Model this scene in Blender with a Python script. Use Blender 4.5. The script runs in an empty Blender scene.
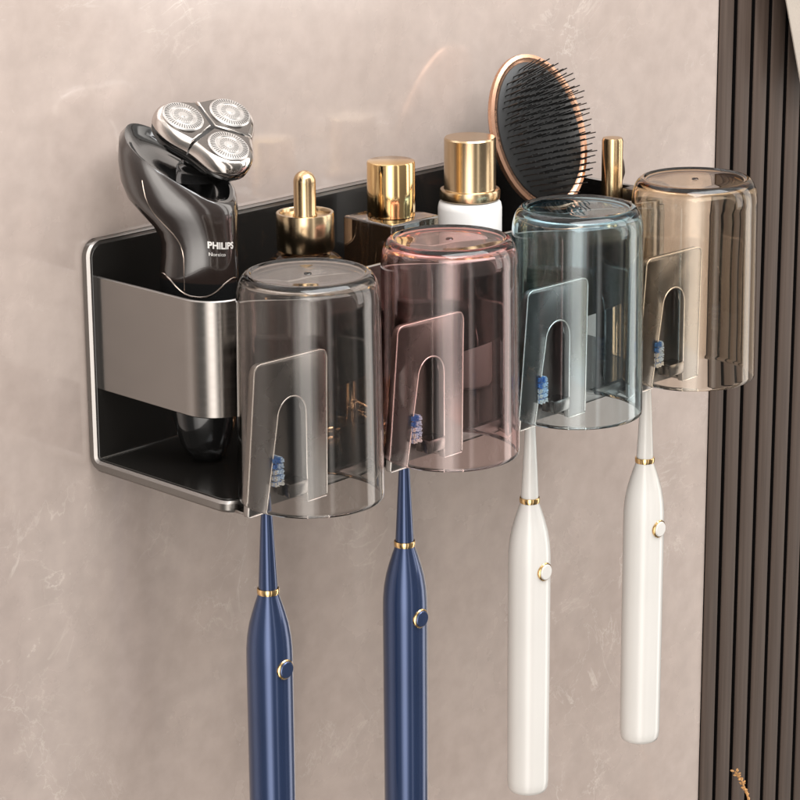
import bpy, bmesh, math, random
from mathutils import Vector, Matrix
random.seed(7)
S = 0.01            # everything below is written in centimetres
sc = bpy.context.scene
COL = sc.collection
PI = math.pi

# ------------------------------------------------------------------ camera
cam_d = bpy.data.cameras.new('camera')
cam = bpy.data.objects.new('camera', cam_d); COL.objects.link(cam)
F = Vector((0.68360624, 0.67218835, -0.28433313)).normalized()
R = Vector((0.69973537, -0.71437253, -0.00650444)).normalized()
U = R.cross(F).normalized()
M = Matrix((R, U, -F)).transposed().to_4x4()
M.translation = Vector((-58.8248, -73.3285, 30.1688)) * S
cam.matrix_world = M
cam_d.sensor_width = 36; cam_d.sensor_fit = 'HORIZONTAL'; cam_d.lens = 36 * 2766.5 / 800
cam_d.clip_start = 0.02; cam_d.clip_end = 60
sc.camera = cam

# ------------------------------------------------------------------ studio surroundings (world)
w = bpy.data.worlds.new('World'); sc.world = w; w.use_nodes = True
nt = w.node_tree; nt.nodes.clear()
def N(nt, t, **k):
    n = nt.nodes.new(t)
    for a, b in k.items(): setattr(n, a, b)
    return n
def L(nt, a, b): nt.links.new(a, b)
def ramp(nt, stops, interp='LINEAR'):
    r = N(nt, 'ShaderNodeValToRGB'); cr = r.color_ramp; cr.interpolation = interp
    while len(cr.elements) < len(stops): cr.elements.new(0.5)
    for e, (p, c) in zip(cr.elements, stops):
        e.position = p; e.color = (c if len(c) == 4 else (*c, 1)) if isinstance(c, tuple) else (c, c, c, 1)
    return r
def math_(nt, op, a, b=None, c=None):
    m = N(nt, 'ShaderNodeMath', operation=op)
    for i, v in enumerate((a, b, c)):
        if v is None: continue
        if isinstance(v, (int, float)): m.inputs[i].default_value = v
        else: L(nt, v, m.inputs[i])
    return m.outputs[0]
tc = N(nt, 'ShaderNodeTexCoord'); sx = N(nt, 'ShaderNodeSeparateXYZ'); L(nt, tc.outputs['Generated'], sx.inputs[0])
az = math_(nt, 'ARCTAN2', sx.outputs[1], sx.outputs[0])
azn = math_(nt, 'MULTIPLY_ADD', az, 1 / (2 * PI), 0.5)          # -180..180 -> 0..1
def A(d): return (d + 180) / 360
st = [(A(-180), .14), (A(-162), .16), (A(-152), 2.0), (A(-145), 3.6), (A(-134), 3.9), (A(-127), 1.6), (A(-118), .14), (A(-106), .10), (A(-101), 1.5),
      (A(-93), .08), (A(-62), .07), (A(-57), .30), (A(-53), .30), (A(-49), .08), (A(-36), .08), (A(-31), 2.4), (A(-17), 2.4), (A(-12), .15), (A(0), .2), (A(180), .2)]
strips = ramp(nt, st, 'EASE'); L(nt, azn, strips.inputs[0])
el = ramp(nt, [(0, .25), (.22, .6), (.36, 1.0), (.75, 1.0), (.86, .35), (1, .3)])
eln = math_(nt, 'MULTIPLY_ADD', sx.outputs[2], .5, .5); L(nt, eln, el.inputs[0])
mul = math_(nt, 'MULTIPLY', strips.outputs[0], el.outputs[0])
top = ramp(nt, [(0, .03), (.5, .10), (.72, .25), (.84, .55), (.9, 1.1), (1, 1.1)]); L(nt, eln, top.inputs[0])
tot = math_(nt, 'ADD', mul, top.outputs[0])
cmb = N(nt, 'ShaderNodeMix', data_type='RGBA', blend_type='MULTIPLY'); cmb.inputs[0].default_value = 1
L(nt, tot, cmb.inputs[6]); cmb.inputs[7].default_value = (1.0, .95, .895, 1)
bg = N(nt, 'ShaderNodeBackground'); L(nt, cmb.outputs[2], bg.inputs[0]); bg.inputs[1].default_value = 1.18
wo = N(nt, 'ShaderNodeOutputWorld'); L(nt, bg.outputs[0], wo.inputs[0])

def area(name, loc, target, sx_, sy_, power, col):
    d = bpy.data.lights.new(name, 'AREA'); d.shape = 'RECTANGLE'; d.size = sx_ * S; d.size_y = sy_ * S
    d.energy = power; d.color = col
    o = bpy.data.objects.new(name, d); COL.objects.link(o)
    o.location = Vector(loc) * S
    o.rotation_euler = (Vector(target) - Vector(loc)).to_track_quat('-Z', 'Y').to_euler()
area('softbox_overhead', (8, -48, 82), (10, 0, 24), 100, 45, 12.0, (.975, .985, 1))
area('added_strip_light', (75, -75, 40), (14, -3, 0), 24, 90, 1.8, (1, .96, .92))  # added strip lamp for vertical highlights on the metal; no window there

sc.view_settings.view_transform = 'Standard'; sc.view_settings.look = 'None'
sc.view_settings.exposure = 0.07; sc.view_settings.gamma = 1
try: sc.view_settings.use_curve_mapping = False
except Exception: pass
sc.cycles.max_bounces = 20; sc.cycles.transmission_bounces = 16; sc.cycles.glossy_bounces = 8; sc.cycles.transparent_max_bounces = 16
sc.cycles.caustics_refractive = True; sc.cycles.caustics_reflective = False
sc.cycles.use_denoising = True
sc.cycles.sample_clamp_indirect = 6

# ------------------------------------------------------------------ materials
def mat(name, col, rough=.4, metal=0., trans=0., ior=1.45, coat=0., spec=.5, aniso=0., bump=None, rvar=None, cvar=None, coat_rough=.03):
    m = bpy.data.materials.new(name); m.use_nodes = True
    t = m.node_tree; b = t.nodes['Principled BSDF']
    b.inputs['Base Color'].default_value = (*col, 1); b.inputs['Roughness'].default_value = rough
    b.inputs['Metallic'].default_value = metal; b.inputs['Transmission Weight'].default_value = trans
    b.inputs['IOR'].default_value = ior; b.inputs['Coat Weight'].default_value = coat; b.inputs['Coat Roughness'].default_value = coat_rough
    b.inputs['Specular IOR Level'].default_value = spec
    tcn = N(t, 'ShaderNodeTexCoord')
    if cvar:                                     # (scale, amount)
        n = N(t, 'ShaderNodeTexNoise'); n.inputs['Scale'].default_value = cvar[0]; n.inputs['Detail'].default_value = 5
        L(t, tcn.outputs['Object'], n.inputs['Vector'])
        r = ramp(t, [(.3, tuple(c * (1 - cvar[1]) for c in col)), (.7, tuple(min(1, c * (1 + cvar[1])) for c in col))])
        L(t, n.outputs[0], r.inputs[0]); L(t, r.outputs[0], b.inputs['Base Color'])
    if rvar:
        n = N(t, 'ShaderNodeTexNoise'); n.inputs['Scale'].default_value = rvar[0]; n.inputs['Detail'].default_value = 6
        mp = N(t, 'ShaderNodeMapping'); L(t, tcn.outputs['Object'], mp.inputs[0]); mp.inputs['Scale'].default_value = rvar[2] if len(rvar) > 2 else (1, 1, 1)
        L(t, mp.outputs[0], n.inputs['Vector'])
        r = ramp(t, [(.3, max(0, rough - rvar[1])), (.7, rough + rvar[1])]); L(t, n.outputs[0], r.inputs[0]); L(t, r.outputs[0], b.inputs['Roughness'])
    if bump:                                     # (scale, strength, stretch)
        n = N(t, 'ShaderNodeTexNoise'); n.inputs['Scale'].default_value = bump[0]; n.inputs['Detail'].default_value = 4
        mp = N(t, 'ShaderNodeMapping'); L(t, tcn.outputs['Object'], mp.inputs[0]); mp.inputs['Scale'].default_value = bump[2] if len(bump) > 2 else (1, 1, 1)
        L(t, mp.outputs[0], n.inputs['Vector'])
        bu = N(t, 'ShaderNodeBump'); bu.inputs['Strength'].default_value = bump[1]; bu.inputs['Distance'].default_value = .0005
        L(t, n.outputs[0], bu.inputs['Height']); L(t, bu.outputs[0], b.inputs['Normal'])
    return m

gun = mat('brushed_gunmetal', (.25, .232, .218), .22, 1, rvar=(50, .03, (1, 1, 14)), cvar=(25, .04))
gun_edge = mat('polished_gunmetal_edge', (.34, .32, .305), .38, 1)
gun_plate = mat('dark_satin_gunmetal', (.25, .235, .225), .27, 1, rvar=(50, .03))
gun_glint = mat('pale_glint_metal', (.86, .82, .78), .26, 1)
gun_dark = mat('dark_gunmetal', (.20, .187, .175), .30, 1, rvar=(60, .05))
blackgloss = mat('black_gloss_lining', (.012, .011, .010), .16, 0, rvar=(40, .05), coat=.3)
gold = mat('polished_gold', (.78, .53, .25), .10, 1, rvar=(90, .03))
gold_satin = mat('satin_gold', (.62, .44, .25), .22, 1, rvar=(90, .04))
bronze = mat('aged_bronze_cap', (.56, .42, .26), .22, 1, rvar=(80, .04, (1, 1, .1)))
chrome = mat('warm_chrome', (.58, .54, .51), .09, 1, rvar=(100, .03))
steel_disc = mat('shaving_foil_steel', (.60, .585, .57), .33, 1, rvar=(200, .08))
slot_dark = mat('dark_slot', (.04, .037, .035), .5, .6)
shaver_brown = mat('shaver_gloss_brown', (.020, .014, .012), .14, 0, coat=.8, spec=.7, cvar=(20, .1))
shaver_black = mat('shaver_black_plastic', (.008, .008, .008), .12, 0, coat=.6)
navy = mat('navy_metallic', (.030, .052, .125), .22, .6, coat=.5, cvar=(30, .05))
white_pl = mat('pearl_white_plastic', (.60, .582, .555), .25, 0, coat=.4, cvar=(30, .02))
white_jar = mat('matt_white_plastic', (.80, .79, .77), .4, 0, cvar=(30, .02))
br_blue = mat('blue_bristle', (.08, .24, .62), .6, 0, bump=(900, .5, (1, 1, .2)))
br_pale = mat('pale_blue_bristle', (.68, .82, .97), .6, 0, bump=(900, .5, (1, 1, .2)))
br_white = mat('white_bristle', (.85, .85, .82), .6, 0, bump=(900, .5))
copper = mat('rose_gold_rim', (.62, .36, .24), .28, 1, rvar=(60, .05))
rubber = mat('black_rubber', (.010, .010, .010), .4, 0, cvar=(40, .2))
amber = mat('amber_glass', (.62, .36, .20), .03, 0, 1, 1.46)
brown_glass = mat('dark_brown_glass', (.42, .25, .14), .01, 0, .97, 1.5, coat=1)
txt = mat('silver_lettering', (.66, .64, .61), .35, .3)
hair = mat('dark_brush_hair', (.05, .03, .02), .6)
twig_m = mat('dried_golden_plant', (.45, .24, .09), .7, cvar=(200, .3))

def glass(name, c):
    m = mat(name, (.965, .965, .965), .0, 0, 1, 1.47)
    t = m.node_tree; b = t.nodes['Principled BSDF']
    n = N(t, 'ShaderNodeTexNoise'); n.inputs['Scale'].default_value = 55; n.inputs['Detail'].default_value = 1
    tcn = N(t, 'ShaderNodeTexCoord'); mp = N(t, 'ShaderNodeMapping'); mp.inputs['Scale'].default_value = (1, 1, .35)
    L(t, tcn.outputs['Object'], mp.inputs[0]); L(t, mp.outputs[0], n.inputs['Vector'])
    bu = N(t, 'ShaderNodeBump'); bu.inputs['Strength'].default_value = .12; bu.inputs['Distance'].default_value = .0006
    L(t, n.outputs[0], bu.inputs['Height']); L(t, bu.outputs[0], b.inputs['Normal'])
    va = N(t, 'ShaderNodeVolumeAbsorption'); va.inputs['Color'].default_value = (*[1 + math.log(k) / 1.1 for k in c], 1); va.inputs['Density'].default_value = 1000
    L(t, va.outputs[0], [q for q in t.nodes if q.type == 'OUTPUT_MATERIAL'][0].inputs['Volume'])
    return m

def wall_material():
    m = bpy.data.materials.new('polished_beige_stone'); m.use_nodes = True; t = m.node_tree; b = t.nodes['Principled BSDF']
    tcn = N(t, 'ShaderNodeTexCoord'); co = tcn.outputs['Object']
    def noise(scale, detail, dist=0, rough=.55):
        n = N(t, 'ShaderNodeTexNoise'); n.inputs['Scale'].default_value = scale; n.inputs['Detail'].default_value = detail
        n.inputs['Distortion'].default_value = dist; n.inputs['Roughness'].default_value = rough; L(t, co, n.inputs['Vector']); return n
    cloud = noise(9, 6, .6)
    base = ramp(t, [(.30, (.375, .305, .268)), (.5, (.405, .333, .296)), (.70, (.435, .363, .326))]); L(t, cloud.outputs[0], base.inputs[0])
    # thin pale veins: where a distorted noise crosses its middle value
    def vein(scale, dist, width, amt):
        n = noise(scale, 8, dist, .6)
        a = math_(t, 'ABSOLUTE', math_(t, 'SUBTRACT', n.outputs[0], .5))
        r = ramp(t, [(0, amt), (width, 0.0)]); L(t, a, r.inputs[0]); return r.outputs[0]
    mask = ramp(t, [(.50, 0.), (.66, 1.)]); L(t, noise(13, 3).outputs[0], mask.inputs[0])
    v = math_(t, 'MULTIPLY', math_(t, 'ADD', vein(14, 1.3, .008, .45), vein(34, .8, .009, .30)), mask.outputs[0])
    mx = N(t, 'ShaderNodeMix', data_type='RGBA'); L(t, v, mx.inputs[0]); L(t, base.outputs[0], mx.inputs[6]); mx.inputs[7].default_value = (.66, .59, .53, 1)
    # fine mottling
    fine = ramp(t, [(.35, .94), (.65, 1.05)]); L(t, noise(110, 5).outputs[0], fine.inputs[0])
    m2 = N(t, 'ShaderNodeMix', data_type='RGBA', blend_type='MULTIPLY'); m2.inputs[0].default_value = 1
    L(t, mx.outputs[2], m2.inputs[6]); L(t, fine.outputs[0], m2.inputs[7]); L(t, m2.outputs[2], b.inputs['Base Color'])
    rr = ramp(t, [(.35, .20), (.65, .30)]); L(t, noise(25, 5).outputs[0], rr.inputs[0]); L(t, rr.outputs[0], b.inputs['Roughness'])
    b.inputs['IOR'].default_value = 1.5; b.inputs['Coat Weight'].default_value = 1.0; b.inputs['Coat Roughness'].default_value = .10; b.inputs['Coat IOR'].default_value = 1.6
    bu = N(t, 'ShaderNodeBump'); bu.inputs['Strength'].default_value = .05; bu.inputs['Distance'].default_value = .001
    L(t, noise(60, 4).outputs[0], bu.inputs['Height']); L(t, bu.outputs[0], b.inputs['Normal'])
    return m
def slat_material():
    m = mat('taupe_wood_slat', (.14, .108, .092), .55, 0, spec=.3)
    t = m.node_tree; b = t.nodes['Principled BSDF']
    tcn = N(t, 'ShaderNodeTexCoord'); mp = N(t, 'ShaderNodeMapping'); L(t, tcn.outputs['Object'], mp.inputs[0]); mp.inputs['Scale'].default_value = (1, 1, .03)
    n = N(t, 'ShaderNodeTexNoise'); n.inputs['Scale'].default_value = 420; n.inputs['Detail'].default_value = 5; L(t, mp.outputs[0], n.inputs['Vector'])
    r = ramp(t, [(.3, (.047, .032, .025)), (.7, (.080, .057, .045))]); L(t, n.outputs[0], r.inputs[0]); L(t, r.outputs[0], b.inputs['Base Color'])
    bu = N(t, 'ShaderNodeBump'); bu.inputs['Strength'].default_value = .25; bu.inputs['Distance'].default_value = .0003
    L(t, n.outputs[0], bu.inputs['Height']); L(t, bu.outputs[0], b.inputs['Normal'])
    return m

# ------------------------------------------------------------------ mesh helpers
def obj(name, bm, mats, parent=None, loc=(0, 0, 0), smooth=True, angle=35, recalc=True):
    if recalc: bmesh.ops.recalc_face_normals(bm, faces=bm.faces)
    me = bpy.data.meshes.new(name)
    for v in bm.verts: v.co *= S
    bm.to_mesh(me); bm.free()
    for m in (mats if isinstance(mats, (list, tuple)) else [mats]): me.materials.append(m)
    if smooth:
        me.polygons.foreach_set('use_smooth', [True] * len(me.polygons))
        try: me.set_sharp_from_angle(angle=math.radians(angle))
        except Exception: pass
    o = bpy.data.objects.new(name, me); COL.objects.link(o)
    o.location = Vector(loc) * S
    if parent: o.parent = parent
    return o
def thing(name, label, cat, loc=(0, 0, 0), group=None):
    o = bpy.data.objects.new(name, None); COL.objects.link(o); o.location = Vector(loc) * S
    o.empty_display_size = .01
    return tag(o, label, cat, group)
def tag(o, label, cat, group=None):
    o['label'] = label; o['category'] = cat
    if group: o['group'] = group
    return o
def kids(o): return [c for c in COL.objects if c.parent == o]
def copy_tree(o, parent=None):
    c = o.copy(); COL.objects.link(c); c.parent = parent
    for ch in kids(o): copy_tree(ch, c)
    return c
def lathe(bm, prof, seg=64, c=(0, 0), closed=False, mi=0):
    rings = []
    for r, z in prof:
        if r < 1e-5: rings.append([bm.verts.new((c[0], c[1], z))])
        else: rings.append([bm.verts.new((c[0] + r * math.cos(2 * PI * i / seg), c[1] + r * math.sin(2 * PI * i / seg), z)) for i in range(seg)])
    pairs = list(zip(rings, rings[1:]))
    if closed: pairs.append((rings[-1], rings[0]))
    for a, b in pairs:
        for i in range(seg):
            j = (i + 1) % seg
            if len(a) == 1 and len(b) == 1: continue
            if len(a) == 1: f = bm.faces.new((a[0], b[i], b[j]))
            elif len(b) == 1: f = bm.faces.new((a[i], a[j], b[0]))
            else: f = bm.faces.new((a[i], a[j], b[j], b[i]))
            f.material_index = mi
    return bm
def arc(cx, cz, r, a0, a1, n=6, rz=None):
    rz = rz or r
    return [(cx + r * math.cos(math.radians(a0 + (a1 - a0) * i / n)), cz + rz * math.sin(math.radians(a0 + (a1 - a0) * i / n))) for i in range(n + 1)]
def box(bm, x0, x1, y0, y1, z0, z1, bev=0, seg=2, mi=0):
    vs = [bm.verts.new((x, y, z)) for x in (x0, x1) for y in (y0, y1) for z in (z0, z1)]
    fs = [bm.faces.new([vs[i] for i in q]) for q in ((0, 1, 3, 2), (4, 6, 7, 5), (0, 4, 5, 1), (2, 3, 7, 6), (0, 2, 6, 4), (1, 5, 7, 3))]
    for f in fs: f.material_index = mi
    if bev:
        es = list({e for f in fs for e in f.edges})
        bmesh.ops.bevel(bm, geom=es, offset=bev, segments=seg, affect='EDGES', profile=.5)
    return bm
def plate(bm, pts, y0, y1, bev=.03, mi=0):
    """polygon in x-z extruded along y with bevelled front and back edges"""
    a = [bm.verts.new((x, y0, z)) for x, z in pts]; b = [bm.verts.new((x, y1, z)) for x, z in pts]
    f1 = bm.faces.new(a); f2 = bm.faces.new(b[::-1]); n = len(pts)
    for i in range(n): bm.faces.new((a[i], b[i], b[(i + 1) % n], a[(i + 1) % n]))
    if bev:
        es = list({e for f in (f1, f2) for e in f.edges})
        bmesh.ops.bevel(bm, geom=es, offset=bev, segments=2, affect='EDGES', profile=.5)
    return bm
def loft(bm, rings, close_start=True, close_end=True, mi=0, closed_ring=True):
    vr = [[bm.verts.new(p) for p in r] for r in rings]
    n = len(vr[0])
    for a, b in zip(vr, vr[1:]):
        for i in range(n if closed_ring else n - 1):
            f = bm.faces.new((a[i], a[(i + 1) % n], b[(i + 1) % n], b[i])); f.material_index = mi
    if close_start: bm.faces.new(vr[0][::-1]).material_index = mi
    if close_end: bm.faces.new(vr[-1]).material_index = mi
    return bm
def tube(bm, pts, r, seg=8, mi=0):
    pts = [Vector(p) for p in pts]; rings = []
    rs = r if isinstance(r, (list, tuple)) else [r] * len(pts)
    for i, p in enumerate(pts):
        d = (pts[min(i + 1, len(pts) - 1)] - pts[max(i - 1, 0)]).normalized()
        s = d.cross(Vector((.3, .5, .81))).normalized(); t = d.cross(s)
        rings.append([p + rs[i] * (s * math.cos(2 * PI * k / seg) + t * math.sin(2 * PI * k / seg)) for k in range(seg)])
    return loft(bm, rings, mi=mi)

# ------------------------------------------------------------------ setting: wall and slatted panel
bm = bmesh.new(); box(bm, -220, 35.42, 0, 10, -160, 160); box(bm, 35.42, 260, 1.2, 10, -160, 160)
wall = obj('wall', bm, wall_material(), smooth=False)
wall['kind'] = 'structure'; wall['label'] = 'polished beige stone wall with fine pale veins behind the holder'

panel = thing('slat_panel', 'dark taupe fluted wood panel of vertical slats at the right side of the wall', 'wall panel', (35.45, .85, -60))
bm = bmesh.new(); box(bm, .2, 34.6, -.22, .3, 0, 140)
obj('backing_board', bm, mat('felt_and_groove_shade', (.003, .0025, .0025), .95, spec=.05, cvar=(60, .2)), panel, smooth=False)
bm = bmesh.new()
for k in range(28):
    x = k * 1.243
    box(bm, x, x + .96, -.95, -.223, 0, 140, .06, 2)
bm.normal_update()
for f in bm.faces:                      # fronts and eased edges veneered; groove sides blacked in for the shade there
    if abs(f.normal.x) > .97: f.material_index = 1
obj('slats', bm, [slat_material(), bpy.data.materials['felt_and_groove_shade']], panel)

# ------------------------------------------------------------------ the holder
LEN, DEP, HT, TH = 24.9, 7.34, 8.3, .40
holder = thing('toothbrush_holder', 'wall mounted gunmetal storage rack carrying four inverted cups and open black tray', 'holder')
def l_path(t_off, rb, n=8):
    """outer side of the L: bottom plate front edge -> bend -> up the wall; returns (y, z, ny, nz) with n pointing inside"""
    pts = []
    ro = rb
    for i in range(13): pts.append((-DEP + (DEP - ro) * i / 12, 0, 0, 1))
    for i in range(1, n): a = PI / 2 * i / n; pts.append((-ro + ro * math.sin(a), ro - ro * math.cos(a), -math.sin(a), math.cos(a)))
    for i in range(15): pts.append((0, ro + (HT - ro) * i / 14, -1, 0))
    return pts
def l_sheet(t0, t1, inset, bev, corner):
    base = l_path(0, .55)
    s = [0]
    for a, b in zip(base, base[1:]): s.append(s[-1] + math.hypot(b[0] - a[0], b[1] - a[1]))
    tot = s[-1]
    # resample with dense ends so the corners come out round
    want = [inset + corner * (1 - math.cos(PI / 2 * i / 8)) for i in range(9)]
    want += [v for v in s if want[-1] + .05 < v < tot - inset - corner - .05]
    want += [tot - v for v in reversed([inset + corner * (1 - math.cos(PI / 2 * i / 8)) for i in range(9)])]
    def at(q):
        for i in range(len(s) - 1):
            if q <= s[i + 1] + 1e-9:
                f = (q - s[i]) / (s[i + 1] - s[i]); a, b = base[i], base[i + 1]
                return [a[k] + (b[k] - a[k]) * f for k in range(4)]
        return list(base[-1])
    bm = bmesh.new(); rings = []
    def ring(q, extra, lo, hi):
        d = min(q - inset, tot - inset - q); d = max(d, 0)
        cx = corner - math.sqrt(max(0, corner ** 2 - (corner - d) ** 2)) if d < corner else 0
        y, z, ny, nz = at(q)
        xl, xr = inset + cx + extra, LEN - inset - cx - extra
        P = lambda x, t: (x, y + ny * t, z + nz * t)
        return [P(xl, lo + bev), P(xl, hi - bev), P(xl + bev, hi), P(xr - bev, hi), P(xr, hi - bev), P(xr, lo + bev), P(xr - bev, lo), P(xl + bev, lo)]
    for i, q in enumerate(want):
        if i == 0: rings.append(ring(q, 0, t0 + bev * .9, t1 - bev * .9))
        rings.append(ring(q if i not in (0, len(want) - 1) else q + (bev if i == 0 else -bev) * .5, 0, t0, t1))
        if i == len(want) - 1: rings.append(ring(q, 0, t0 + bev * .9, t1 - bev * .9))
    loft(bm, rings)
    if inset == 0:
        bm.normal_update()
        k = 0
        for f in bm.faces:
            if len(f.verts) == 4 and k // 8 < len(rings) - 1:
                if k % 8 in (0, 4, 5, 6, 7): f.material_index = 1
                k += 1
    return bm
obj('back_and_base_plate', l_sheet(0, TH, 0, .09, .55), [gun_edge, gun_dark], holder, angle=30)
obj('inner_lining', l_sheet(TH + .004, TH + .05, .14, .012, .46), blackgloss, holder, angle=30)
# outer skin of the edge is darker than its bevel
# storage band: side - round corner - front - round corner - side
zb0, zb1, yb = 2.95, 7.05, -6.34
def band_path(off):
    x0, x1 = .32 + off, LEN - .32 - off; yf = yb + off; r = 1.25 - off
    p = [(x0, -TH - .05 - i * .9) for i in range(6)]
    p += [(x0 + r - r * math.cos(a), yf + r - r * math.sin(a)) for a in [PI / 2 * i / 14 for i in range(15)]]
    p += [(x0 + r + (x1 - x0 - 2 * r) * i / 12, yf) for i in range(1, 12)]
    p += [(x1 - r + r * math.sin(a), yf + r - r * math.cos(a)) for a in [PI / 2 * i / 14 for i in range(15)]]
    p += [(x1, -TH - .05 - i * .9) for i in reversed(range(6))]
    return p
outer, mid, inner = band_path(0), band_path(.035), band_path(.13)
mid2 = band_path(.095)
rings = []
for o_, m_, n_, i_ in zip(outer, mid, mid2, inner):
    rings.append([(*o_, zb0 + .035), (*o_, zb1 - .035), (*m_, zb1), (*n_, zb1), (*i_, zb1 - .035), (*i_, zb0 + .035), (*n_, zb0), (*m_, zb0)])
bm = loft(bmesh.new(), rings)
for k, f in enumerate(bm.faces):
    if len(f.verts) == 4 and k % 8 in (1, 2, 3): f.material_index = 1
obj('storage_band', bm, [gun, gun_edge], holder, angle=30)
# slim divider walls inside the band
for xd in (6.1, 10.4, 14.4, 18.4):
    bm = bmesh.new(); box(bm, xd, xd + .1, yb + .135, -TH - .06, zb0 + .1, zb1 - 1.6, .02)
    obj('divider', bm, blackgloss, holder)

CX = [2.26 + 6.79 * i for i in range(4)]
CUPY = -DEP - 1.70
def bracket_pts():
    p = []
    p += [(-2.02, .02)]
    p += [(-2.05, .10)]
    # left edge up to rounded top-left corner
    p += [(-1.62, 4.95), (-1.58, 5.10), (-1.48, 5.20), (-1.34, 5.235)]
    p += [(1.42, 5.20), (1.58, 5.16), (1.68, 5.05), (1.72, 4.88)]
    p += [(1.64, .10), (1.61, .02)]
    p += [(.70, .02)]
    p += [(.70, 3.15)] + [(.035 + .665 * math.cos(math.radians(a)), 3.15 + .70 * math.sin(math.radians(a))) for a in range(15, 166, 10)]
    p += [(-.66, 3.0), (-1.20, .02)]
    return p
br = None
for i in range(4):
    if br is None:
        bm = bmesh.new()
        plate(bm, bracket_pts(), -DEP - .77, -DEP - .50, .05)
        bm.normal_update()
        for f in bm.faces:
            if abs(f.normal.y) < .98: f.material_index = 1
        br = obj('brush_bracket', bm, [gun_plate, gun_edge], holder, (CX[0], 0, 0), angle=30)
        # bead added along the plate edge, its pale colour standing for the bevel glint
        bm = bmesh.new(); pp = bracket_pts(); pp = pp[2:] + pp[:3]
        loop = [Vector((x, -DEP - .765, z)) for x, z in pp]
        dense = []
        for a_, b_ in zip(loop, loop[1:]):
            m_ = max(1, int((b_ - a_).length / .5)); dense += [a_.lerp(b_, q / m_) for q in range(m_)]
        tube(bm, dense + [loop[-1]], .027, 8); obj('glint_bead', bm, gun_glint, br, angle=60)
        # curved recess wall behind the arch
        bm = bmesh.new(); rg = []
        for k in range(17):
            a = PI * k / 16
            x = -1.40 * math.cos(a); y = -DEP - .18 + .16 * math.sin(a)
            rg.append([(x, y, .02), (x, y, 4.7), (x, y - .08, 4.75), (x, y - .08, .02)])
        loft(bm, rg); obj('recess_wall', bm, gun_dark, br)
        bm = bmesh.new(); box(bm, -.20, .70, -DEP - .84, -DEP - .20, .34, .80, .05)
        obj('support_ledge', bm, gun, br)
        for xa, xb in ((-1.98, -1.22), (.76, 1.56)):
            bm = bmesh.new(); box(bm, xa, xb, -DEP - .497, -DEP - .003, .03, .14, .02); obj('foot', bm, gun, br)
    else:
        c = copy_tree(br, holder); c.location = Vector((CX[i], 0, 0)) * S

# ------------------------------------------------------------------ inverted tinted cups
def cup_profile():
    o = [(2.44, .55), (2.47, .60), (2.47, .72), (2.46, 2.0), (2.43, 5.0), (2.40, 7.0)]
    o += arc(1.98, 7.35, .42, 0, 90, 9, .97)[1:]
    o = [(r, z) for r, z in o]
    o += [(1.93, 8.31), (1.90, 8.27), (1.84, 8.255), (1.2, 8.25), (.14, 8.25), (.10, 8.30), (0, 8.31)]
    inn = [(0, 8.08), (1.0, 8.08), (1.60, 8.08)]
    inn += arc(1.95, 7.33, .335, 88, 0, 12, .74)
    inn += [(2.29, 5.0), (2.33, 2.0), (2.35, .72), (2.36, .60), (2.39, .55)]
    return o + inn
tints = [('smoke_grey_plastic', (.77, .75, .73), 'smoke grey transparent cup hanging upside down, nearest the shaver', 'smoke'),
         ('rose_pink_plastic', (.93, .80, .79), 'rose pink transparent cup hanging upside down between the grey and blue cups', 'rose'),
         ('blue_grey_plastic', (.80, .89, .92), 'pale blue grey transparent cup hanging upside down above a white toothbrush', 'blue'),
         ('amber_tan_plastic', (.90, .84, .755), 'amber tan transparent cup hanging upside down in front of the slatted panel', 'tan')]
for i, (mn, c, lab, _) in enumerate(tints):
    bm = bmesh.new(); lathe(bm, cup_profile(), 128, closed=False)
    # close rim between last and first ring
    bm.verts.ensure_lookup_table()
    n = 128; tot = len(bm.verts)
    first = [bm.verts[k] for k in range(n)]; last = [bm.verts[tot - n + k] for k in range(n)]
    for k in range(n): bm.faces.new((last[k], last[(k + 1) % n], first[(k + 1) % n], first[k]))
    o = obj('tumbler_cup', bm, glass(mn, c), None, (CX[i], CUPY, 0), angle=50)
    tag(o, lab, 'cup', 'tinted cups hanging upside down on the holder')

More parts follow.
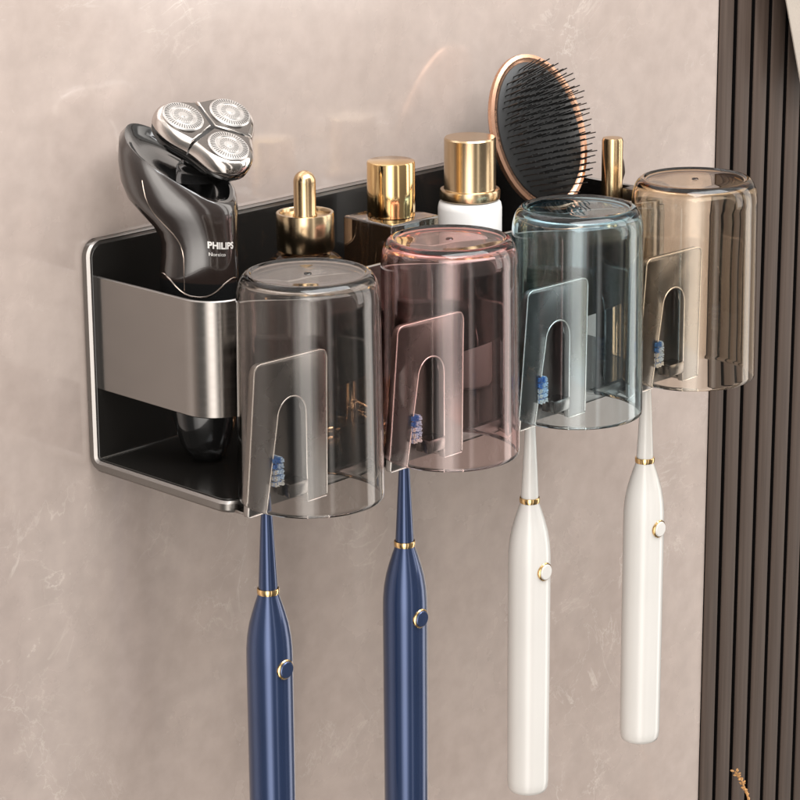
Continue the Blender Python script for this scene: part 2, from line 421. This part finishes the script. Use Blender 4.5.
# ------------------------------------------------------------------ toothbrushes
def make_brush(label, body_m):
    t = thing('electric_toothbrush', label, 'toothbrush', (0, 0, 0), 'electric toothbrushes hanging under the holder')
    bm = bmesh.new()
    lathe(bm, [(0, -14.88), (.62, -14.88), (.73, -14.82), (.78, -14.68), (.80, -14.4), (.81, -10), (.81, -5.6), (.80, -5.1), (.76, -4.65), (.68, -4.2), (.57, -3.8), (.46, -3.45), (.38, -3.22), (.355, -3.12), (0, -3.12)], 48)
    obj('handle', bm, body_m, t, angle=60)
    bm = bmesh.new(); lathe(bm, [(.30, -3.14), (.375, -3.13), (.39, -3.08), (.39, -2.98), (.375, -2.93), (.30, -2.92)], 40, closed=True); obj('gold_ring', bm, gold, t)
    bm = bmesh.new(); lathe(bm, [(0, -2.95), (.335, -2.95), (.33, -2.8), (.29, -2.0), (.24, -1.0), (.185, 0), (.15, .6), (.13, .85), (0, .9)], 32); neck = obj('neck', bm, body_m, t, angle=60)
    bm = bmesh.new()          # head paddle, facing -y
    pts = [(.21 * math.cos(math.radians(a)), 1.78 + .26 * math.sin(math.radians(a))) for a in range(0, 181, 15)]
    pts += [(-.21 * math.cos(math.radians(a)), .95 - .22 * math.sin(math.radians(a))) for a in range(0, 181, 15)]
    plate(bm, pts, -.13, .14, .05); hd = obj('brush_head', bm, body_m, t)
    bm = bmesh.new()
    for r in range(5):
        for cidx in range(3):
            x = -.09 + cidx * .15; z = .98 + r * .20
            mi = 2 if r == 0 else (0 if r == 4 or (cidx == 0 and r > 2) else (1 if cidx > 0 else 2))
            if r == 4: mi = 0 if cidx < 2 else 1
            box(bm, x - .060, x + .060, -.58, -.10, z - .078, z + .078, .015, 1, mi)
            for q in range(10):
                rx, rz = random.uniform(-.04, .04), random.uniform(-.07, .07)
                tube(bm, [(x + rx, -.56, z + rz), (x + rx * 1.1, -.64 - random.uniform(0, .03), z + rz * 1.1)], .018, 5, mi)
    obj('bristles', bm, [br_blue, br_pale, br_white], hd, smooth=False)
    # power button facing -y
    def disc(r0, y0, y1, rr=.03):
        bm = bmesh.new(); lathe(bm, [(0, y0), (r0, y0), (r0, y1 - rr), (r0 - rr, y1), (0, y1 + .01)], 32)
        for v in bm.verts: v.co = Vector((v.co.x, -v.co.z, v.co.y - 5.72))
        return bm
    b = obj('power_button', disc(.30, .70, .90), white_pl if body_m is white_pl else navy, t)
    bm = disc(.36, .70, .845, .03); obj('button_ring', bm, gold, b)
    return t
BY = -DEP - .27
b1 = make_brush('navy blue electric toothbrush hanging beneath the smoke grey cup', navy); b1.location = Vector((1.50, BY, 0)) * S
b2 = copy_tree(b1); b2['label'] = 'navy blue electric toothbrush hanging beneath the rose pink cup'; b2.location = Vector((8.20, BY, 0)) * S
b3 = make_brush('pearl white electric toothbrush hanging beneath the pale blue cup', white_pl); b3.location = Vector((14.93, BY, 0)) * S
b4 = copy_tree(b3); b4['label'] = 'pearl white electric toothbrush hanging beneath the amber tan cup'; b4.location = Vector((21.70, BY, 0)) * S

# ------------------------------------------------------------------ shaver (local frame: u to the right of the picture, n away)
SB = Vector((2.76, -3.14, .42))
ur, nr, up = Vector((.70, -.714, 0)), Vector((.714, .70, 0)), Vector((0, 0, 1))
shaver = thing('electric_shaver', 'black three headed rotary shaver standing at the left end of the rack', 'shaver', SB)
def sp(u, n, z): return ur * u + nr * n + up * z
rings_def = [  # uL, zL, uR, zR, half depth, back lift
    (-.10, .30, .22, .30, .15, 0), (-.52, .52, .58, .52, .5, 0), (-.88, 1.1, .92, 1.1, .85, 0), (-1.10, 1.9, 1.10, 1.9, 1.05, 0), (-1.22, 2.9, 1.18, 2.9, 1.1, 0), (-1.32, 4.6, 1.26, 4.6, 1.15, 0),
    (-1.40, 6.2, 1.30, 6.2, 1.2, 0), (-1.44, 7.2, 1.31, 7.0, 1.2, 0), (-1.33, 8.0, 1.31, 7.7, 1.2, 0), (-1.36, 8.5, 1.32, 8.1, 1.22, 0), (-1.60, 9.0, 1.33, 8.4, 1.25, .05), (-2.06, 9.55, 1.34, 8.75, 1.32, .12),
    (-2.46, 10.1, 1.34, 9.1, 1.42, .22), (-2.66, 10.7, 1.34, 9.4, 1.5, .32), (-2.72, 11.4, 1.32, 9.65, 1.5, .38), (-2.66, 12.0, 1.28, 9.86, 1.45, .4), (-2.46, 12.2, 1.18, 9.95, 1.35, .4)]
def sring(d, n=44, shrink=1.0, drop=0.):
    uL, zL, uR, zR, hd, lift = d; c = sp((uL + uR) / 2, 0, (zL + zR) / 2 - drop - .42 + .0)
    a = (sp(uR, 0, zR) - sp(uL, 0, zL)) / 2 * shrink; b = (nr * hd + up * lift) * shrink
    out = []
    for k in range(n):
        t = 2 * PI * k / n; cs, sn = math.cos(t), math.sin(t); e = .8
        out.append(c + a * (abs(cs) ** e * (1 if cs > 0 else -1)) + b * (abs(sn) ** e * (1 if sn > 0 else -1)))
    return out
bm = bmesh.new(); rr = [sring(d) for d in rings_def]
loft(bm, rr, True, False)
for f in bm.faces:
    c = f.calc_center_median()
    if c.z < 6.55 + .25 * math.sin(c.dot(ur) * 2): f.material_index = 1
body = obj('body', bm, [shaver_brown, shaver_black], shaver, angle=60)
bm = bmesh.new(); last = rings_def[-1]
loft(bm, [sring(last), sring(last, shrink=.94, drop=.02), sring(last, shrink=.88, drop=.20), sring(last, shrink=.70, drop=.34), sring(last, shrink=.40, drop=.22), sring(last, shrink=.1, drop=.18)], False, True)
obj('top_cover', bm, shaver_black, shaver, angle=60)
# seam line down the flank and the pale lower edge of the grip
def surf(i_f, t):
    i = min(int(i_f), len(rings_def) - 2); f = i_f - i
    d = [a + (b - a) * f for a, b in zip(rings_def[i], rings_def[i + 1])]
    uL, zL, uR, zR, hd, lift = d; c = sp((uL + uR) / 2, 0, (zL + zR) / 2 - .42)
    a = (sp(uR, 0, zR) - sp(uL, 0, zL)) / 2; b = nr * hd + up * lift; cs, sn = math.cos(t), math.sin(t); e = .8
    return c + a * (abs(cs) ** e * (1 if cs > 0 else -1)) + b * (abs(sn) ** e * (1 if sn > 0 else -1))
trim_m = mat('bronze_trim', (.50, .42, .37), .25, 1, rvar=(60, .05))
bm = bmesh.new(); tube(bm, [surf(6.7 + k * .5, math.radians(-103 - k * 1.0)) * 1.0 for k in range(16)], .022, 6); obj('trim_line', bm, trim_m, shaver)
bm = bmesh.new(); tube(bm, [surf(6.85 + .38 * math.sin(k / 24 * PI * 3), math.radians(-176 + k * 7.3)) for k in range(25)], .028, 6); obj('grip_edge', bm, trim_m, shaver)
# lettering wrapped on the body
def letters(txt_s, size, z, t0, name, bold=0):
    cu = bpy.data.curves.new(name, 'FONT'); cu.body = txt_s; cu.size = size; cu.offset = bold; cu.resolution_u = 3
    to = bpy.data.objects.new(name, cu); COL.objects.link(to); bpy.context.view_layer.update()
    dg = bpy.context.evaluated_depsgraph_get(); me = bpy.data.meshes.new_from_object(to.evaluated_get(dg))
    b = bmesh.new(); b.from_mesh(me); bpy.data.objects.remove(to); bpy.data.meshes.remove(me)
    # arc-length table round the ring at this height
    i_f = 0
    for q in range(len(rings_def) * 20):
        c = surf(q / 20, math.radians(-60))
        if c.z >= z - .42: i_f = q / 20; break
    def at(s):
        t = t0; p = surf(i_f, t); acc = 0
        while acc < s:
            t += .01; q = surf(i_f, t); acc += (q - p).length; p = q
        q = surf(i_f, t + .01); tan = (q - p).normalized(); nor = tan.cross(up).normalized()
        return p, nor
    for v in b.verts:
        p, nor = at(v.co.x); z_ = v.co.y
        # follow the body's slope as well
        v.co = p + nor * .02 + up * z_
    o = obj(name, b, txt, body, smooth=False, recalc=False)
    return o
letters('PHILIPS', .32, 8.30, math.radians(-78), 'brand_lettering', .012)
letters('Norelco', .18, 8.02, math.radians(-78), 'series_lettering')
# cutting head
FN = (.62 * (-F) + .78 * (.43 * R + .90 * U)).normalized()
FA = (.901 * R - .434 * U); FA = (FA - FN * FA.dot(FN)).normalized()
FB = FA.cross(FN) ; 
if FB.dot(-U) < 0: FB = -FB
HC = sp(.58, -.1, 12.36 - .42)
head_e = thing('shaving_head', '', ''); 
for k in ('label', 'category'): del head_e[k]
bpy.data.objects.remove(head_e)
def hp(a, b, n): return HC + FA * a + FB * b + FN * n
def lobe_r(th): return 1.76 + .30 * math.cos(3 * th)
disc_ang = [math.radians(162), math.radians(-78), math.radians(42)]
# neck under the head
bm = bmesh.new(); foot = sp(.05, 0, 10.55 - .42)
top_c = hp(0, 0, -.95); rg = []
for k in range(25):
    f = k / 24; c = foot.lerp(top_c, f)
    rad = 1.12 - .42 * min(1, f * 2.2) + .35 * max(0, f - .75) * 4 * .5 + (.05 * math.sin(f * 40) if .3 < f < .85 else 0)
    ax1 = ur.lerp(FA, f).normalized(); ax2 = nr.lerp(-FB, f).normalized()
    rg.append([c + rad * (ax1 * math.cos(2 * PI * q / 32) + ax2 * math.sin(2 * PI * q / 32)) for q in range(32)])
loft(bm, rg); obj('neck', bm, shaver_black, shaver, angle=60)
# dark carrier
bm = bmesh.new(); rg = []
for sc_, n_ in ((.55, -1.15), (.86, -.98), (.97, -.72), (.96, -.60), (.80, -.30), (.78, -.06), (.72, -.04)):
    rg.append([hp(sc_ * lobe_r(t - disc_ang[0]) * math.cos(t), sc_ * lobe_r(t - disc_ang[0]) * math.sin(t), n_) for t in [2 * PI * q / 72 for q in range(72)]])
loft(bm, rg); carrier = obj('head_carrier', bm, shaver_black, shaver, angle=40)
dark_face = mat('dark_chrome_face', (.20, .185, .175), .2, 1, rvar=(100, .05))
for da in disc_ang:
    bm = bmesh.new()
    def sector(scale_in, gap, n_):
        out = []
        cdir = (math.cos(da), math.sin(da))
        for q in range(25):
            t = da - PI / 3 + 2 * PI / 3 * q / 24; r_ = lobe_r(t - disc_ang[0]) - scale_in
            x, y = r_ * math.cos(t), r_ * math.sin(t)
            out.append((x, y))
        out.append((0, 0))
        # pull everything along the lobe axis to leave the Y-shaped gap
        m_ = gap
        res = []
        for x, y in out:
            # distance to the two gap lines
            for s_ in (-1, 1):
                ln = da + s_ * PI / 3; nx, ny = -math.sin(ln) * -s_, math.cos(ln) * -s_
                dd = x * nx + y * ny
                if dd < m_: x += nx * (m_ - dd); y += ny * (m_ - dd)
            res.append(hp(x, y, n_))
        return res
    loft(bm, [sector(.10, .05, -.66), sector(.02, .04, -.56), sector(0, .035, -.42), sector(.0, .035, -.26), sector(.05, .045, -.12), sector(.13, .07, -.03), sector(.24, .10, 0)], True, False)
    fr = bm.verts[:][-26:]
    lo = obj('chrome_lobe', bm, chrome, shaver, angle=50)
    bm = bmesh.new(); bm.faces.new([bm.verts.new(p) for p in sector(.22, .095, .003)]); 
    r_ = bmesh.ops.extrude_face_region(bm, geom=bm.faces[:]); 
    for v in [g for g in r_['geom'] if isinstance(g, bmesh.types.BMVert)]: v.co -= FN * .04
    obj('lobe_face', bm, dark_face, lo, smooth=False)
    cx_, cy_ = 1.10 * math.cos(da), 1.10 * math.sin(da)
    bm = bmesh.new()
    prof = [(.74, -.02), (.74, .05), (.70, .085), (.46, .10), (.44, .075), (.40, .075), (.38, .10), (.12, .11), (.10, .13), (0, .135)]
    lathe(bm, prof, 48)
    for q in range(44):
        a = 2 * PI * q / 44; m4 = Matrix.Rotation(a, 4, 'Z'); b2_ = bmesh.new(); box(b2_, .50, .665, -.010, .010, .06, .1005)
        for f in b2_.faces:
            vv = [bm.verts.new(m4 @ v.co) for v in f.verts]; bm.faces.new(vv).material_index = 1
        b2_.free()
    for q in range(24):
        a = 2 * PI * (q + .3) / 24; m4 = Matrix.Rotation(a, 4, 'Z'); b2_ = bmesh.new(); box(b2_, .18, .34, -.006, .006, .06, .109)
        for f in b2_.faces:
            vv = [bm.verts.new(m4 @ v.co) for v in f.verts]; bm.faces.new(vv).material_index = 1
        b2_.free()
    for v in bm.verts:
        v.co = hp(cx_ + v.co.x, cy_ + v.co.y, v.co.z)
    obj('shaving_disc', bm, [steel_disc, slot_dark], lo, angle=30)

# ------------------------------------------------------------------ bottles in the rack
FL = TH + .055
t = thing('dropper_bottle', 'amber glass dropper bottle with wide bronze collar and rounded gold bulb', 'bottle', (7.72, -3.2, FL))
bm = bmesh.new(); lathe(bm, [(0, 0), (1.45, 0), (1.62, .08), (1.66, .25), (1.66, 5.3), (1.60, 5.8), (1.40, 6.25), (1.15, 6.5), (.9, 6.62), (.9, 6.9), (0, 6.9)], 64); obj('glass_body', bm, amber, t)
bm = bmesh.new(); lathe(bm, [(.86, 6.72), (1.0, 6.72), (1.04, 6.78), (1.04, 8.05), (1.02, 8.09), (.93, 8.09), (.90, 8.05), (.88, 7.95), (.36, 7.90), (.36, 7.0)], 64); obj('collar', bm, bronze, t)
bm = bmesh.new(); lathe(bm, [(.44, 7.88), (.44, 8.0), (.40, 8.06), (.40, 9.2)] + arc(0, 9.2, .40, 10, 90, 6), 48); obj('bulb', bm, gold_satin, t, angle=50)

t = thing('perfume_bottle', 'square dark brown perfume bottle with tall shiny gold cylinder cap', 'bottle', (12.1, -3.2, FL))
bm = bmesh.new(); box(bm, -1.27, 1.27, -1.27, 1.27, 0, 7.25, .10, 3); obj('glass_body', bm, brown_glass, t)
bm = bmesh.new(); lathe(bm, [(0, 7.252), (.80, 7.252), (.89, 7.28), (.89, 9.24), (.87, 9.28), (.84, 9.295), (0, 9.295)], 64); obj('cap', bm, gold, t)

t = thing('white_tube_bottle', 'matt white round bottle with wide gold screw cap', 'bottle', (16.35, -3.2, FL))
bm = bmesh.new(); lathe(bm, [(0, 0), (1.1, 0), (1.2, .1), (1.22, .3), (1.22, 6.85), (1.18, 7.05), (1.08, 7.16), (0, 7.18)], 64); obj('bottle_body', bm, white_jar, t)
bm = bmesh.new(); lathe(bm, [(0, 7.19), (1.10, 7.19), (1.15, 7.23), (1.15, 7.52), (1.12, 7.58), (1.0, 7.60), (.985, 7.64), (.985, 9.5), (.94, 9.56), (0, 9.57)], 64); obj('cap', bm, bronze, t)

# paddle hair brush, face turned to the right and slightly to the camera
t = thing('hair_brush', 'rose gold paddle hair brush with black cushion and black bristles', 'hair brush', (20.7, -2.9, FL))
bn = (-F * .80 + R * .52 + U * .1).normalized(); bu_ = Vector((.02, .30, 1)); bu_ = (bu_ - bn * bu_.dot(bn)).normalized(); bs = bu_.cross(bn).normalized()
BC = Vector((-.1, 0, 9.1))
def bp(s_, u_, n_): return BC + bs * s_ + bu_ * u_ + bn * n_
def oval(rs_, ru_, n_, k=48): return [bp(rs_ * math.cos(2 * PI * q / k), ru_ * math.sin(2 * PI * q / k), n_) for q in range(k)]
bm = bmesh.new(); loft(bm, [oval(1.9, 2.7, -.35), oval(2.15, 3.0, -.28), oval(2.25, 3.1, -.1), oval(2.22, 3.07, .05), oval(2.08, 2.93, .08), oval(1.95, 2.8, .02)]); obj('rim', bm, copper, t)
bm = bmesh.new(); loft(bm, [oval(1.94, 2.79, .0), oval(1.9, 2.75, .06), oval(1.5, 2.3, .2), oval(.8, 1.3, .28), oval(.1, .2, .3)]); obj('cushion', bm, rubber, t)
bm = bmesh.new()
for i in range(-8, 9):
    for j in range(-12, 13):
        s_, u_ = i * .235 + (j % 2) * .11, j * .225
        if (s_ / 1.75) ** 2 + (u_ / 2.6) ** 2 > 1: continue
        jx, jy = random.uniform(-.06, .06), random.uniform(-.06, .06)
        tube(bm, [bp(s_, u_, .1), bp(s_ + s_ * .06 + jx, u_ + u_ * .05 + jy, 1.25)], .024, 5)
obj('bristles', bm, rubber, t)
bm = bmesh.new(); hb = Vector((-.2, -.6, .12)); tp = bp(0, -2.95, -.12)
tube(bm, [hb, hb.lerp(tp, .1), hb.lerp(tp, .5), hb.lerp(tp, .85), tp], [.3, .42, .46, .36, .5], 24); obj('handle', bm, copper, t)

t = thing('cosmetic_tube', 'slim upright gold cosmetic tube standing between the hair brush and tan cup', 'cosmetic', (23.2, -4.45, FL))
bm = bmesh.new(); lathe(bm, [(0, 0), (.40, 0), (.44, .05), (.44, 5.0), (.42, 5.05)], 40); obj('barrel', bm, blackgloss, t)
bm = bmesh.new(); lathe(bm, [(0, 5.0), (.41, 5.0), (.42, 5.1), (.42, 8.6), (.38, 8.7), (0, 8.72)], 40); obj('cap', bm, gold_satin, t)

t = thing('square_jar', 'small square dark brown bottle at the right end of the rack', 'bottle', (23.85, -5.45, FL))
bm = bmesh.new(); box(bm, -.6, .6, -.6, .6, 0, 6.3, .06, 3); obj('glass_body', bm, brown_glass, t)
bm = bmesh.new(); box(bm, -.56, .56, -.56, .56, 6.302, 6.75, .05, 2); obj('lid', bm, gun_dark, t)

t = thing('makeup_brush', 'makeup brush with dark fluffy bristles beside the gold cosmetic tube', 'brush', (23.95, -3.9, FL))
bm = bmesh.new(); lathe(bm, [(0, 0), (.12, .05), (.16, 1.0), (.2, 4.4), (.22, 5.2), (0, 5.2)], 24); obj('handle', bm, blackgloss, t)
bm = bmesh.new(); lathe(bm, [(.22, 5.0), (.24, 5.02), (.28, 6.4), (0, 6.4)], 24); obj('ferrule', bm, gold_satin, t)
bm = bmesh.new()
for k in range(260):
    a = random.uniform(0, 2 * PI); r_ = .24 * math.sqrt(random.random()); L_ = 1.1 + .35 * math.cos(r_ / .24 * 1.3) + random.uniform(-.08, .08)
    d = Vector((math.cos(a), math.sin(a), 0)); tube(bm, [d * r_ + up * 6.38, d * r_ * 1.9 + up * (6.4 + L_ * .6), d * r_ * 1.7 + up * (6.4 + L_)], [.014, .012, .004], 4)
obj('bristles', bm, hair, t)

# ------------------------------------------------------------------ cream fabric drape at upper right, dried sprig lower right
bm = bmesh.new(); nu, nv = 40, 24; g = []
for side in (0, 1):
    rows = []
    for a in range(nu + 1):
        u_ = a / nu; zb = 8.6 - 1.0 * math.sin(u_ * 1.5); row = []
        for b in range(nv + 1):
            v_ = b / nv; zz = zb + (60 - zb) * v_ ** 2.2
            xl = 39.75 - (zz - 8.6) * .335 if zz < 20 else 35.93
            xx = xl + u_ * (62 - xl); yy = -1.3 + .45 * math.sin(u_ * 38) * (.4 + .6 * v_) - (.0 if side else .06)
            row.append(bm.verts.new((xx, yy, zz)))
        rows.append(row)
    g.append(rows)
for rows in g:
    for a in range(nu):
        for b in range(nv): bm.faces.new((rows[a][b], rows[a + 1][b], rows[a + 1][b + 1], rows[a][b + 1]))
for a in range(nu):
    for b in (0, nv): bm.faces.new((g[0][a][b], g[0][a + 1][b], g[1][a + 1][b], g[1][a][b]))
for b in range(nv):
    for a in (0, nu): bm.faces.new((g[0][a][b], g[0][a][b + 1], g[1][a][b + 1], g[1][a][b]))
tag(obj('fabric_drape', bm, mat('cream_linen', (.36, .315, .27), .8, bump=(700, .3), cvar=(60, .05)), angle=60), 'cream fabric drape hanging over the slats at the very upper right corner', 'drape')

t = thing('dried_sprig', 'small golden dried plant sprig rising in front of the slats at the lower right', 'dried plant', (36.25, -3, -26.6))
bm = bmesh.new(); stem = [(0, 0, 0), (-.5, 0, 1.6), (-1.0, 0, 3.2), (-1.45, 0, 4.1), (-2.0, 0, 4.75)]
tube(bm, stem, [.06, .05, .045, .035, .02], 8); obj('stem', bm, twig_m, t)
bm = bmesh.new()
for k in range(34):
    f = k / 33; i = 2 + min(1, int(f * 2)); p = Vector(stem[i]).lerp(Vector(stem[i + 1]), (f * 2) % 1 if f < 1 else 1)
    d = Vector((random.uniform(-1, 1), random.uniform(-1, 1), random.uniform(-.2, 1))).normalized()
    c = p + d * random.uniform(.04, .14); r_ = random.uniform(.06, .11)
    rg = [[c + d * (q * r_) + (d.orthogonal().normalized() * math.cos(2 * PI * m_ / 6) + d.cross(d.orthogonal()).normalized() * math.sin(2 * PI * m_ / 6)) * r_ * math.sqrt(max(.02, 1 - q * q)) * .6 for m_ in range(6)] for q in (-1, -.6, 0, .6, 1)]
    loft(bm, rg)
obj('seed_heads', bm, twig_m, t)
